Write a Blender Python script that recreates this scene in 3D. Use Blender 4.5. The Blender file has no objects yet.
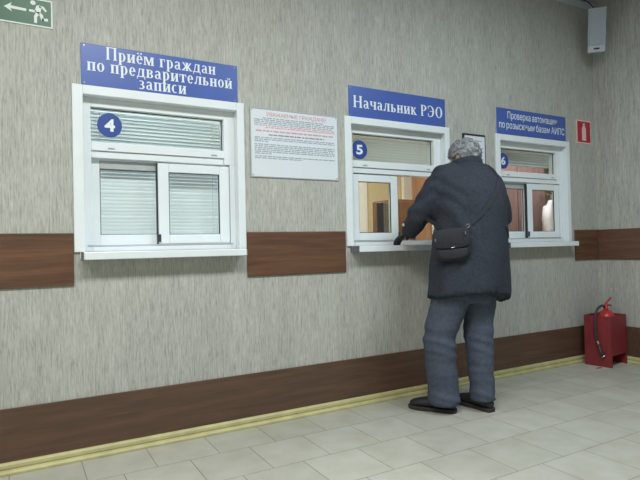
import bpy, bmesh, math, random
from mathutils import Vector, Matrix, noise
from mathutils.bvhtree import BVHTree
random.seed(7)
scene = bpy.context.scene
COL = scene.collection
PI = math.pi

# ------------------------------------------------------------------ camera, light, exposure
def look_matrix(yaw, pitch, roll, loc):
    fw = Vector((math.sin(yaw)*math.cos(pitch), math.cos(yaw)*math.cos(pitch), math.sin(pitch)))
    r = Vector((math.cos(yaw), -math.sin(yaw), 0)); u = r.cross(fw)
    r2 = math.cos(roll)*r + math.sin(roll)*u; u2 = -math.sin(roll)*r + math.cos(roll)*u
    m = Matrix((r2, u2, -fw)).transposed().to_4x4(); m.translation = loc
    return m
cam_data = bpy.data.cameras.new('camera'); cam = bpy.data.objects.new('camera', cam_data); COL.objects.link(cam)
cam_data.sensor_width = 36.0; cam_data.lens = 537.24*36/640; cam_data.clip_start = .05
cam.matrix_world = look_matrix(.512379, .012340, -.022235, Vector((0, -3.21948, 1.13)))
scene.camera = cam

world = bpy.data.worlds.new('world'); scene.world = world; world.use_nodes = True
world.node_tree.nodes['Background'].inputs[0].default_value = (.5, .55, .6, 1)
world.node_tree.nodes['Background'].inputs[1].default_value = .02
scene.view_settings.view_transform = 'Standard'; scene.view_settings.look = 'None'
scene.view_settings.exposure = -0.06; scene.view_settings.gamma = 1.0
scene.view_settings.use_curve_mapping = False

def area(name, loc, sx, sy, power, color=(1, 1, 1), rot=(0, 0, 0)):
    l = bpy.data.lights.new(name, 'AREA'); l.shape = 'RECTANGLE'; l.size = sx; l.size_y = sy
    l.energy = power; l.color = color
    o = bpy.data.objects.new(name, l); o.location = loc; o.rotation_euler = rot; COL.objects.link(o)
    return o
area('hall_light', (.5, -2.25, 3.37), 1.3, .6, 84, (.97, 1, .965))
area('hall_light', (2.8, -2.25, 3.37), 1.3, .6, 68, (.86, .985, 1.05))
area('hall_light', (-1.6, -2.25, 3.37), 1.3, .6, 62, (1, .995, .95))
area('office_light', (.6, .75, 2.72), 1.0, .6, 88, (.84, .95, 1.08))
area('office_light', (3.0, 1.5, 2.72), 1.0, .6, 70, (1, .98, .95))
area('office_light', (5.2, .7, 2.72), 1.0, .5, 34, (.97, .98, 1))

# ------------------------------------------------------------------ materials
def lin(c):
    return tuple(((v/255+.055)/1.055)**2.4 if v/255 > .04045 else v/255/12.92 for v in c)
def base_mat(name, rgb, rough=.5, metal=0.0, spec=.5):
    m = bpy.data.materials.new(name); m.use_nodes = True
    b = m.node_tree.nodes['Principled BSDF']
    b.inputs['Base Color'].default_value = (*lin(rgb), 1); b.inputs['Roughness'].default_value = rough
    b.inputs['Metallic'].default_value = metal; b.inputs['Specular IOR Level'].default_value = spec
    return m, m.node_tree, b
def mat(name, rgb, rough=.5, metal=0.0, var=.06, scale=30, stretch=(1, 1, 1), bump=0.0, spec=.5):
    """noise-varied principled material in object space"""
    m, nt, b = base_mat(name, rgb, rough, metal, spec); N = nt.nodes; L = nt.links
    tc = N.new('ShaderNodeTexCoord'); mp = N.new('ShaderNodeMapping'); mp.inputs['Scale'].default_value = stretch
    nz = N.new('ShaderNodeTexNoise'); nz.inputs['Scale'].default_value = scale; nz.inputs['Detail'].default_value = 4
    L.new(tc.outputs['Object'], mp.inputs['Vector']); L.new(mp.outputs['Vector'], nz.inputs['Vector'])
    cr = N.new('ShaderNodeValToRGB'); c = lin(rgb)
    cr.color_ramp.elements[0].position = .3; cr.color_ramp.elements[1].position = .7
    cr.color_ramp.elements[0].color = (*[max(0, v*(1-var)) for v in c], 1)
    cr.color_ramp.elements[1].color = (*[min(1, v*(1+var)) for v in c], 1)
    L.new(nz.outputs['Fac'], cr.inputs['Fac']); L.new(cr.outputs['Color'], b.inputs['Base Color'])
    if bump:
        bp = N.new('ShaderNodeBump'); bp.inputs['Strength'].default_value = bump; bp.inputs['Distance'].default_value = .01
        L.new(nz.outputs['Fac'], bp.inputs['Height']); L.new(bp.outputs['Normal'], b.inputs['Normal'])
    return m
def wallpaper(name='wallpaper'):
    m, nt, b = base_mat(name, (150, 148, 135), .75, 0, .2); N = nt.nodes; L = nt.links
    tc = N.new('ShaderNodeTexCoord')
    def nz(scale, st, det=3):
        mp = N.new('ShaderNodeMapping'); mp.inputs['Scale'].default_value = st
        n = N.new('ShaderNodeTexNoise'); n.inputs['Scale'].default_value = scale; n.inputs['Detail'].default_value = det
        n.inputs['Roughness'].default_value = .6
        L.new(tc.outputs['Object'], mp.inputs['Vector']); L.new(mp.outputs['Vector'], n.inputs['Vector']); return n
    fine = nz(1, (105, 105, 7)); fine2 = nz(1, (190, 190, 22), 2); broad = nz(1, (7, 7, .8), 2)
    a = N.new('ShaderNodeMath'); a.operation = 'MULTIPLY_ADD'; a.inputs[1].default_value = .55
    L.new(fine2.outputs['Fac'], a.inputs[0])
    s = N.new('ShaderNodeMath'); s.operation = 'MULTIPLY'; s.inputs[1].default_value = .75
    L.new(fine.outputs['Fac'], s.inputs[0]); L.new(s.outputs[0], a.inputs[2])
    cr = N.new('ShaderNodeValToRGB'); e = cr.color_ramp.elements
    e[0].position = .47; e[0].color = (*lin((151, 151, 144)), 1)
    e[1].position = .84; e[1].color = (*lin((194, 195, 189)), 1)
    k = e.new(.62); k.color = (*lin((174, 174, 167)), 1)
    L.new(a.outputs[0], cr.inputs['Fac'])
    mx = N.new('ShaderNodeMix'); mx.data_type = 'RGBA'; mx.blend_type = 'MULTIPLY'; mx.inputs[0].default_value = 1
    cr2 = N.new('ShaderNodeValToRGB'); cr2.color_ramp.elements[0].position = .35; cr2.color_ramp.elements[1].position = .65
    cr2.color_ramp.elements[0].color = (.90, .90, .90, 1); cr2.color_ramp.elements[1].color = (1.0, 1.0, 1.0, 1)
    L.new(broad.outputs['Fac'], cr2.inputs['Fac'])
    L.new(cr.outputs['Color'], mx.inputs[6]); L.new(cr2.outputs['Color'], mx.inputs[7])
    L.new(mx.outputs[2], b.inputs['Base Color'])
    bp = N.new('ShaderNodeBump'); bp.inputs['Strength'].default_value = .25; bp.inputs['Distance'].default_value = .003
    L.new(a.outputs[0], bp.inputs['Height']); L.new(bp.outputs['Normal'], b.inputs['Normal'])
    return m
def tile_floor():
    m, nt, b = base_mat('floor_tiles', (170, 172, 160), .38, 0, .4); N = nt.nodes; L = nt.links
    tc = N.new('ShaderNodeTexCoord'); mp = N.new('ShaderNodeMapping')
    # rows run parallel to the counter wall, half-offset bond
    mp.vector_type = 'POINT'; mp.inputs['Scale'].default_value = (1, -1, 1)
    mp.inputs['Location'].default_value = (-.96+.169+.338*20, .006+.342*20, 0)
    L.new(tc.outputs['Object'], mp.inputs['Vector'])
    br = N.new('ShaderNodeTexBrick'); br.offset = .5; br.offset_frequency = 2; br.squash = 1.0
    br.inputs['Scale'].default_value = 1; br.inputs['Brick Width'].default_value = .338; br.inputs['Row Height'].default_value = .342
    br.inputs['Mortar Size'].default_value = .0022; br.inputs['Mortar Smooth'].default_value = .3; br.inputs['Bias'].default_value = 0
    br.inputs['Color1'].default_value = (*lin((177, 176, 166)), 1); br.inputs['Color2'].default_value = (*lin((188, 187, 177)), 1)
    br.inputs['Mortar'].default_value = (*lin((116, 116, 104)), 1)
    L.new(mp.outputs['Vector'], br.inputs['Vector'])
    n = N.new('ShaderNodeTexNoise'); n.inputs['Scale'].default_value = 6; n.inputs['Detail'].default_value = 6
    L.new(tc.outputs['Object'], n.inputs['Vector'])
    cr = N.new('ShaderNodeValToRGB'); cr.color_ramp.elements[0].position = .3; cr.color_ramp.elements[1].position = .65
    cr.color_ramp.elements[0].color = (.87, .86, .82, 1); cr.color_ramp.elements[1].color = (1, 1, 1, 1)
    L.new(n.outputs['Fac'], cr.inputs['Fac'])
    mx = N.new('ShaderNodeMix'); mx.data_type = 'RGBA'; mx.blend_type = 'MULTIPLY'; mx.inputs[0].default_value = 1
    L.new(br.outputs['Color'], mx.inputs[6]); L.new(cr.outputs['Color'], mx.inputs[7]); L.new(mx.outputs[2], b.inputs['Base Color'])
    bp = N.new('ShaderNodeBump'); bp.inputs['Strength'].default_value = .35; bp.inputs['Distance'].default_value = .002; bp.invert = True
    L.new(br.outputs['Fac'], bp.inputs['Height']); L.new(bp.outputs['Normal'], b.inputs['Normal'])
    return m
def wood(name, dark, light, rough=.38, along=(1, 14, 14), scale=2.5):
    m, nt, b = base_mat(name, light, rough, 0, .4); N = nt.nodes; L = nt.links
    tc = N.new('ShaderNodeTexCoord'); mp = N.new('ShaderNodeMapping'); mp.inputs['Scale'].default_value = along
    L.new(tc.outputs['Object'], mp.inputs['Vector'])
    n = N.new('ShaderNodeTexNoise'); n.inputs['Scale'].default_value = scale; n.inputs['Detail'].default_value = 5; n.inputs['Distortion'].default_value = .6
    L.new(mp.outputs['Vector'], n.inputs['Vector'])
    cr = N.new('ShaderNodeValToRGB'); cr.color_ramp.elements[0].position = .3; cr.color_ramp.elements[1].position = .72
    cr.color_ramp.elements[0].color = (*lin(dark), 1); cr.color_ramp.elements[1].color = (*lin(light), 1)
    L.new(n.outputs['Fac'], cr.inputs['Fac']); L.new(cr.outputs['Color'], b.inputs['Base Color'])
    return m
def slat_mat():
    m, nt, b = base_mat('white_blind_slat', (228, 233, 232), .45); N = nt.nodes; L = nt.links
    tl = N.new('ShaderNodeBsdfTranslucent'); tl.inputs[0].default_value = (*lin((215, 222, 222)), 1)
    tc = N.new('ShaderNodeTexCoord'); nz = N.new('ShaderNodeTexNoise'); nz.inputs['Scale'].default_value = 6
    mr = N.new('ShaderNodeMapRange'); mr.inputs[3].default_value = .24; mr.inputs[4].default_value = .32
    L.new(tc.outputs['Object'], nz.inputs['Vector']); L.new(nz.outputs['Fac'], mr.inputs[0])
    mx = N.new('ShaderNodeMixShader'); L.new(mr.outputs[0], mx.inputs[0]); L.new(b.outputs[0], mx.inputs[1]); L.new(tl.outputs[0], mx.inputs[2])
    L.new(mx.outputs[0], N['Material Output'].inputs['Surface'])
    return m
def glass_mat():
    m = bpy.data.materials.new('window_glass'); m.use_nodes = True; nt = m.node_tree; N = nt.nodes; L = nt.links
    N.remove(N['Principled BSDF'])
    tr = N.new('ShaderNodeBsdfTransparent'); tr.inputs[0].default_value = (.95, .965, .96, 1)
    gl = N.new('ShaderNodeBsdfGlossy'); gl.inputs['Roughness'].default_value = .03
    fr = N.new('ShaderNodeFresnel'); fr.inputs['IOR'].default_value = 1.45
    mx = N.new('ShaderNodeMixShader'); ge = N.new('ShaderNodeNewGeometry'); sub = N.new('ShaderNodeMath'); sub.operation = 'SUBTRACT'; sub.use_clamp = True
    L.new(fr.outputs[0], sub.inputs[0]); L.new(ge.outputs['Backfacing'], sub.inputs[1]); L.new(sub.outputs[0], mx.inputs[0]); L.new(tr.outputs[0], mx.inputs[1]); L.new(gl.outputs[0], mx.inputs[2])
    L.new(mx.outputs[0], N['Material Output'].inputs['Surface'])
    return m
M = dict(
    wallpaper=wallpaper(), floor=tile_floor(), glass=glass_mat(),
    brown=wood('brown_laminate', (84, 60, 46), (112, 80, 60)),
    darkbrown=wood('dark_brown_laminate', (80, 61, 50), (100, 75, 60)),
    plinth=mat('yellow_plinth', (184, 177, 128), .45, var=.12, scale=12),
    ceiling=mat('ceiling_paint', (150, 156, 166), .8), cornice=mat('cornice_paint', (176, 184, 190), .7),
    pvc=mat('white_plastic_frame', (224, 230, 233), .3, var=.02, scale=8), pvc_grey_and_shade=mat('grey_plastic_and_shade', (168, 172, 174), .5),  # the grey is plastic on small parts, painted shade on the window strips
    endcap=mat('grey_end_cap', (112, 117, 120), .5), rubber=mat('black_seal', (45, 48, 52), .6), slat=slat_mat(),
    cordm=mat('blind_cord', (215, 215, 208), .7),
    blue=mat('blue_sign_plastic', (66, 92, 166), .35, var=.04, scale=6), white=mat('white_lettering', (222, 228, 236), .5, var=.02),
    badge=mat('blue_badge_vinyl', (38, 68, 142), .4, var=.03), paper=mat('white_paper', (212, 218, 224), .55, var=.02, scale=5),
    inkgrey=mat('grey_print', (140, 149, 157), .7), inkred=mat('red_print', (206, 142, 150), .7), inkdark=mat('dark_print', (126, 112, 124), .7),
    screw=mat('screw_head', (150, 150, 140), .35, 1.0),
    green=mat('green_sign_plastic', (44, 92, 66), .4, var=.05, scale=8), signwhite=mat('sign_white', (214, 222, 218), .5, var=.03),
    firered=mat('red_sign_plastic', (172, 44, 58), .4, var=.04), pink=mat('pale_pink_print', (232, 190, 190), .5), 
    black=mat('black_frame', (34, 38, 40), .45), 
    boxred=mat('painted_red_steel', (128, 40, 46), .55, var=.08, scale=10), extred=mat('glossy_red_steel', (176, 46, 44), .35, var=.05),
    hose=mat('dark_hose_rubber', (58, 46, 56), .5), steel=mat('bright_steel', (210, 208, 205), .25, 1.0, var=.05),
    speaker=mat('grey_speaker_plastic', (182, 188, 196), .6), grille=mat('grey_speaker_grille', (160, 167, 176), .8, var=.15, scale=220),
    coat=mat('navy_wool_coat', (53, 57, 66), .92, var=.16, scale=60, bump=.15, spec=.15), 
    trousers=mat('grey_blue_trousers', (76, 83, 97), .9, var=.12, scale=45, bump=.1, spec=.15),
    shoe=mat('black_shoe_leather', (32, 31, 37), .5), sole=mat('dark_shoe_sole', (48, 44, 44), .8),
    skin=mat('skin', (184, 146, 128), .55, var=.06, scale=20), hair=mat('grey_hair', (138, 140, 142), .8, var=.3, scale=35),
    lens=mat('eye_white', (210, 205, 200), .3), iris=mat('eye_iris', (60, 60, 62), .3), lip=mat('lips', (160, 96, 90), .5),
    glove=mat('black_glove', (36, 37, 45), .7), bag=mat('black_bag_fabric', (34, 36, 44), .8, var=.18, scale=80, bump=.12),
    strap=mat('dark_webbing', (40, 43, 52), .85, var=.15, scale=120), chrome=mat('chrome_fitting', (140, 143, 148), .35, 1.0),
    button=mat('coat_button', (190, 180, 178), .3),
    cream=mat('cream_office_wall', (226, 212, 174), .8, var=.03, scale=5), mauve=mat('mauve_office_wall', (190, 178, 160), .8, var=.05, scale=5),
    offfloor=mat('office_floor', (120, 100, 80), .6), cabinet=wood('office_cabinet_wood', (82, 58, 45), (108, 78, 60), .45, (14, 14, 1)),
    wardrobe=wood('office_wardrobe_wood', (118, 94, 90), (138, 112, 106), .45, (14, 14, 1)), tanwood=wood('tan_office_wood', (116, 86, 62), (146, 112, 82), .45, (14, 14, 1)),
    monitor=mat('monitor_plastic', (52, 56, 78), .4), cloth=mat('white_cloth', (205, 203, 203), .9, var=.05), doorwhite=mat('white_door_paint', (236, 236, 232), .5, var=.02),
    scrap=mat('brown_scrap', (120, 84, 74), .8), cable=mat('grey_cable', (70, 72, 76), .6))

# ------------------------------------------------------------------ mesh helpers
def link(o, parent=None):
    COL.objects.link(o)
    if parent is not None: o.parent = parent
    return o
class MB:
    """collects shapes into one mesh"""
    def __init__(s): s.v = []; s.f = []
    def poly(s, pts):
        n = len(s.v); s.v += [tuple(p) for p in pts]; s.f.append(tuple(range(n, n+len(pts)))); return s
    def box(s, x0, x1, y0, y1, z0, z1, mtx=None):
        n = len(s.v)
        P = [Vector((x, y, z)) for x in (x0, x1) for y in (y0, y1) for z in (z0, z1)]
        if mtx: P = [mtx @ p for p in P]
        s.v += [tuple(p) for p in P]
        s.f += [tuple(n+i for i in q) for q in ((0, 1, 3, 2), (4, 6, 7, 5), (0, 4, 5, 1), (2, 3, 7, 6), (0, 2, 6, 4), (1, 5, 7, 3))]
        return s
    def loft(s, rings, cap=True, closed=True):
        n = len(s.v); k = len(rings[0])
        for r in rings: s.v += [tuple(p) for p in r]
        for i in range(len(rings)-1):
            for j in range(k if closed else k-1):
                a = n+i*k+j; b = n+i*k+(j+1) % k
                s.f.append((a, b, b+k, a+k))
        if cap:
            s.f.append(tuple(n+j for j in range(k))[::-1]); s.f.append(tuple(n+(len(rings)-1)*k+j for j in range(k)))
        return s
    def tube(s, pts, rad, seg=10, cap=True, flat=1.0):
        pts = [Vector(p) for p in pts]; rs = rad if isinstance(rad, (list, tuple)) else [rad]*len(pts)
        rings = []; up = None
        for i, p in enumerate(pts):
            t = (pts[min(i+1, len(pts)-1)]-pts[max(i-1, 0)]).normalized()
            if up is None:
                up = Vector((0, 0, 1)) if abs(t.z) < .9 else Vector((0, 1, 0))
            a = (up - t*up.dot(t)).normalized(); up = a; b = t.cross(a)
            rings.append([p+(a*math.cos(q)+b*math.sin(q)*flat)*rs[i] for q in [2*PI*j/seg for j in range(seg)]])
        return s.loft(rings, cap)
    def lathe(s, prof, c=(0, 0, 0), seg=28):
        c = Vector(c)
        rings = [[c+Vector((r*math.cos(2*PI*j/seg), r*math.sin(2*PI*j/seg), z)) for j in range(seg)] for r, z in prof]
        return s.loft(rings)
    def ball(s, c, r, seg=16, rn=10, mtx=None):
        c = Vector(c); r = Vector(r) if not isinstance(r, (int, float)) else Vector((r, r, r))
        rings = []
        for i in range(rn+1):
            th = PI*(i+.02)/(rn+.04)
            row = []
            for j in range(seg):
                d = Vector((math.sin(th)*math.cos(2*PI*j/seg)*r.x, math.sin(th)*math.sin(2*PI*j/seg)*r.y, -math.cos(th)*r.z))
                if mtx: d = mtx @ d
                row.append(c+d)
            rings.append(row)
        return s.loft(rings)
    def ellipses(s, secs, seg=28):
        """secs: (cx,cy,cz,rx,ry[,tilt_x])"""
        rings = []
        for q in secs:
            cx, cy, cz, rx, ry = q[:5]; tl = q[5] if len(q) > 5 else 0
            rings.append([(cx+rx*math.cos(2*PI*j/seg), cy+ry*math.sin(2*PI*j/seg)*math.cos(tl), cz+ry*math.sin(2*PI*j/seg)*math.sin(tl)) for j in range(seg)])
        return s.loft(rings)
    def prism(s, pts, axis, d0, d1):
        """pts 2D outline; axis 'y': pts are (x,z) extruded in y; 'x': (y,z); 'z': (x,y)"""
        f = {'y': lambda a, b, d: (a, d, b), 'x': lambda a, b, d: (d, a, b), 'z': lambda a, b, d: (a, b, d)}[axis]
        n = len(s.v); k = len(pts)
        s.v += [f(a, b, d0) for a, b in pts]+[f(a, b, d1) for a, b in pts]
        s.f.append(tuple(range(n, n+k))); s.f.append(tuple(range(n+2*k-1, n+k-1, -1)))
        for j in range(k): s.f.append((n+j, n+k+j, n+k+(j+1) % k, n+(j+1) % k))
        return s
    def mesh(s, name):
        me = bpy.data.meshes.new(name); me.from_pydata(s.v, [], s.f)
        bm = bmesh.new(); bm.from_mesh(me); bmesh.ops.recalc_face_normals(bm, faces=bm.faces); bm.to_mesh(me); bm.free()
        return me
    def build(s, name, m, parent=None, smooth=False, bevel=0.0, subd=0, seg=2, loc=None, rotz=None):
        me = s.mesh(name); me.materials.append(m)
        o = bpy.data.objects.new(name, me); link(o, parent)
        if bevel:
            b = o.modifiers.new('bevel', 'BEVEL'); b.width = bevel; b.segments = seg; b.limit_method = 'ANGLE'; b.angle_limit = .6
        if subd:
            b = o.modifiers.new('subd', 'SUBSURF'); b.levels = subd; b.render_levels = subd
        if smooth:
            for p in me.polygons: p.use_smooth = True
        if loc: o.location = loc
        if rotz is not None: o.rotation_euler = (0, 0, rotz)
        return o
def tag(o, label, cat, group=None):
    o['label'] = label; o['category'] = cat
    if group: o['group'] = group
    return o
def thing(name, label, cat, loc=(0, 0, 0), group=None, rotz=0):
    o = bpy.data.objects.new(name, None); o.empty_display_size = .05; link(o)
    o.location = loc; o.rotation_euler = (0, 0, rotz)
    return tag(o, label, cat, group)
def struct(o): o['kind'] = 'structure'; return o
def baked(o, name, m, parent=None, smooth=True, keep=None):
    """evaluate modifiers into a plain mesh"""
    dg = bpy.context.evaluated_depsgraph_get(); dg.update()
    me = bpy.data.meshes.new_from_object(o.evaluated_get(dg)); me.name = name
    me.materials.clear(); me.materials.append(m)
    for p in me.polygons: p.use_smooth = smooth; p.material_index = 0
    n = bpy.data.objects.new(name, me); link(n, parent); bpy.data.objects.remove(o)
    return n
def remeshed(mb, name, m, parent, voxel, smooth_it=6, disp=None, dec=None):
    o = bpy.data.objects.new('tmp', mb.mesh('tmp')); link(o)
    r = o.modifiers.new('r', 'REMESH'); r.mode = 'VOXEL'; r.voxel_size = voxel; r.use_smooth_shade = True
    if smooth_it:
        s = o.modifiers.new('s', 'SMOOTH'); s.iterations = smooth_it; s.factor = .5
    n = baked(o, name, m, parent)
    if disp:
        me = n.data; me.calc_loop_triangles() if hasattr(me, 'calc_loop_triangles') else None
        co = [v.co.copy() for v in me.vertices]; no = [v.normal.copy() for v in me.vertices]
        for i, v in enumerate(me.vertices): v.co = co[i]+no[i]*disp(co[i], no[i])
    return n
def text_mesh(body, size, align='CENTER', offset=0.0, sx=1.0):
    """built-in sans lettering as flat geometry in the xy plane"""
    c = bpy.data.curves.new('t', 'FONT'); c.body = body; c.size = size; c.align_x = align; c.align_y = 'CENTER'; c.offset = offset
    c.resolution_u = 3
    o = bpy.data.objects.new('t', c); link(o)
    dg = bpy.context.evaluated_depsgraph_get(); dg.update()
    me = bpy.data.meshes.new_from_object(o.evaluated_get(dg)); bpy.data.objects.remove(o)
    V = [(v.co.x*sx, v.co.y) for v in me.vertices]; F = [tuple(p.vertices) for p in me.polygons]
    return V, F
def fit_text(mb, body, x0, x1, zc, h, y, offset=0.0):
    """lettering on a wall facing -y, stretched into x0..x1 and cap-to-base height h around zc"""
    V, F = text_mesh(body, 1.0, offset=offset)
    xs = [a for a, b in V]; zs = [b for a, b in V]
    H = text_mesh('H', 1.0, offset=offset)[0]; hz = [b for a, b in H]; ch = max(hz)-min(hz); mid = (max(hz)+min(hz))/2
    kx = (x1-x0)/(max(xs)-min(xs)); kz = h/ch
    n = len(mb.v); mb.v += [(x0+(a-min(xs))*kx, y, zc+(b-mid)*kz) for a, b in V]; mb.f += [tuple(n+i for i in f) for f in F]

# ------------------------------------------------------------------ serif lettering drawn stroke by stroke
S_, HR = .17, .055
def R_(x0, y0, x1, y1): return [[(x0, y0), (x1, y0), (x1, y1), (x0, y1)]]
def P_(*pts): return [list(pts)]
def E_(cx, cy, rx, ry, tx=S_, ty=HR, a0=0, a1=360, n=20):
    out = []; 
    for i in range(n):
        a = math.radians(a0+(a1-a0)*i/n); b = math.radians(a0+(a1-a0)*(i+1)/n)
        q = lambda t, k: (cx+(rx-k*tx)*math.cos(t), cy+(ry-k*ty)*math.sin(t))
        out.append([q(a, 1), q(a, 0), q(b, 0), q(b, 1)])
    return out
def ST(x, y0, y1, top=True, bot=True, w=S_):
    o = R_(x, y0, x+w, y1)
    if top: o += R_(x-.06, y1-.05, x+w+.06, y1)
    if bot: o += R_(x-.06, y0, x+w+.06, y0+.05)
    return o
X_ = .68
def diag(x0, y0, x1, y1, w): return P_((x0, y0), (x0+w, y0), (x1+w, y1), (x1, y1))
GLY = {
 'П': (.88, ST(.08, 0, 1)+ST(.62, 0, 1)+R_(.08, .93, .8, 1)),
 'Н': (.88, ST(.08, 0, 1)+ST(.62, 0, 1)+R_(.2, .47, .65, .54)),
 'Р': (.72, ST(.08, 0, 1)+E_(.28, .735, .36, .265, .18, .06, -90, 90)+R_(.2, .94, .29, 1)+R_(.2, .47, .29, .53)),
 'Э': (.76, E_(.28, .5, .42, .52, .18, .06, -125, 125)+R_(.22, .47, .6, .53)+R_(.02, .68, .08, .95)+R_(.02, .05, .08, .32)),
 'О': (.84, E_(.42, .5, .38, .52, .18, .055)),
 'п': (.66, ST(.07, 0, X_)+ST(.42, 0, X_)+R_(.07, X_-.07, .6, X_)),
 'н': (.66, ST(.07, 0, X_)+ST(.42, 0, X_)+R_(.2, .31, .46, .38)),
 'и': (.68, ST(.07, 0, X_)+ST(.44, 0, X_)+diag(.2, .05, .4, .5, .08)),
 'р': (.62, ST(.08, -.28, X_)+E_(.3, .34, .27, .35, .16, .05, -150, 150)),
 'е': (.54, E_(.27, .34, .24, .355, .15, .055, 0, 320)+R_(.1, .33, .5, .39)),
 'м': (.86, ST(.05, 0, X_, w=.1)+ST(.61, 0, X_)+diag(.36, 0, .1, X_, .16)+diag(.34, 0, .6, X_, .09)),
 'г': (.5, ST(.07, 0, X_)+R_(.07, X_-.07, .46, X_)+R_(.41, .46, .46, X_)),
 'а': (.58, R_(.34, .05, .49, .5)+E_(.27, .46, .22, .22, .15, .06, 0, 160)+E_(.24, .19, .2, .2, .14, .05, 40, 330)+R_(.22, .34, .4, .39)+R_(.44, 0, .56, .06)),
 'ж': (.92, ST(.37, 0, X_)+diag(.02, 0, .32, .36, .16)+diag(.32, .32, .06, X_, .13)+diag(.74, 0, .45, .36, .16)+diag(.45, .32, .72, X_, .13)+R_(0, 0, .26, .05)+R_(.66, 0, .92, .05)),
 'д': (.68, R_(.42, .05, .58, X_)+P_((.1, .05), (.17, .05), (.28, X_), (.2, X_))+R_(.18, X_-.06, .62, X_)+R_(.02, 0, .66, .07)+R_(.02, -.18, .08, .03)+R_(.6, -.18, .66, .03)),
 'о': (.58, E_(.29, .34, .26, .355, .155, .05)),
 'в': (.6, ST(.07, 0, X_, True, True)+E_(.3, .51, .22, .17, .15, .05, -90, 90)+E_(.3, .18, .25, .185, .16, .05, -90, 90)+R_(.2, .33, .32, .38)+R_(.2, 0, .32, .05)+R_(.2, .63, .32, .68)),
 'т': (.6, ST(.22, 0, X_)+R_(.02, X_-.07, .58, X_)+R_(.02, .44, .07, X_)+R_(.53, .44, .58, X_)),
 'л': (.66, ST(.42, 0, X_)+P_((.12, .08), (.2, .04), (.3, X_), (.22, X_))+R_(.18, X_-.06, .5, X_)+E_(.1, .07, .08, .08, .08, .08)),
 'ь': (.58, ST(.08, 0, X_)+E_(.28, .19, .25, .2, .16, .05, -90, 90)+R_(.2, .33, .3, .39)+R_(.2, 0, .3, .05)),
 'з': (.52, E_(.22, .51, .22, .18, .14, .05, -90, 140)+E_(.22, .18, .26, .195, .16, .05, -140, 90)+R_(.15, .33, .3, .385)),
 'с': (.52, E_(.28, .34, .25, .355, .16, .055, 50, 310)),
 'ч': (.64, ST(.42, 0, X_)+R_(.07, .4, .22, X_)+R_(.02, X_-.05, .28, X_)+E_(.27, .43, .2, .17, .15, .06, 180, 280)+R_(.26, .26, .45, .32)),
 'к': (.64, ST(.07, 0, X_)+diag(.44, 0, .2, .38, .16)+diag(.2, .32, .44, X_, .12)+R_(.38, 0, .66, .05)),
}
GLY['ё'] = (GLY['е'][0], GLY['е'][1]+E_(.15, .84, .07, .07, .07, .07)+E_(.39, .84, .07, .07, .07, .07))
GLY['й'] = (GLY['и'][0], GLY['и'][1]+E_(.35, .9, .16, .14, .07, .07, 180, 360))
def serif(mb, s, x0, x1, zb, h, y):
    w = sum(.36 if c == ' ' else GLY[c][0]+.05 for c in s); k = (x1-x0)/w; x = x0
    for c in s:
        if c == ' ': x += .36*k; continue
        a, polys = GLY[c]
        for i, p in enumerate(polys): mb.poly([(x+u*k, y-i*.00003, zb+v*h) for u, v in p])
        x += (a+.05)*k

def serif_adv(w): return sum(GLY[c][0]+.05 for c in w)
def sans_adv(w):
    xs = [a for a, b in text_mesh(w, 1.0)[0]]; return max(xs)-min(xs)
def words(adv, txt, x0, x1, draw, parent):
    ws = txt.split(' '); gap = .36 if adv is serif_adv else .3
    tot = sum(adv(w) for w in ws)+gap*(len(ws)-1); k = (x1-x0)/tot; x = x0
    for w in ws:
        mb = MB(); draw(mb, w, x, x+adv(w)*k); mb.build('lettering', M['white'], parent); x += (adv(w)+gap)*k

# ------------------------------------------------------------------ the room
XR, XL, YB, ZC = 4.90, -2.6, -4.3, 3.42
WT = .16
struct(MB().box(XL-.1, XR+.1, YB-.1, 0, -.1, 0).build('floor', M['floor']))
struct(MB().box(XL-.1, XR+.1, YB-.1, 0, ZC, ZC+.1).build('ceiling', M['ceiling']))
struct(MB().box(XL-.1, XL, YB, 0, 0, ZC).build('wall_left', M['wallpaper']))
struct(MB().box(XR, XR+.1, YB, 0, 0, ZC).build('wall_right', M['wallpaper']))
struct(MB().box(XL-.1, XR+.1, YB-.1, YB, 0, ZC).build('wall_back', M['wallpaper']))
WIN = [(.268, 1.268), (2.025, 3.010), (3.528, 4.494)]
ZB, ZT = 1.085, 2.055
wf = MB(); x = XL-.1
for L, R in WIN:
    wf.box(x, L+.03, 0, WT, 0, ZC); wf.box(L+.03, R-.03, 0, WT, 0, ZB+.01); wf.box(L+.03, R-.03, 0, WT, ZT-.03, ZC); x = R-.03
wf.box(x, XR+.1, 0, WT, 0, ZC)
struct(wf.build('wall_front', M['wallpaper']))
# brown rail boards between the windows, and their continuation on the right wall
n = 0
for x0, x1 in ((XL, WIN[0][0]-.003), (WIN[0][1]+.005, WIN[1][0]-.012), (WIN[1][1]+.003, WIN[2][0]-.003), (WIN[2][1]+.05, XR)):
    n += 1; struct(MB().box(x0, x1, -.012, 0, .948, 1.234).build('trim_%d' % n, M['brown'], bevel=.003))
struct(MB().box(XR-.012, XR, YB, -.012, .948, 1.234).build('trim_5', wood('brown_laminate_side', (90, 65, 53), (114, 82, 66), .38, (14, 1, 14)), bevel=.003))
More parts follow.
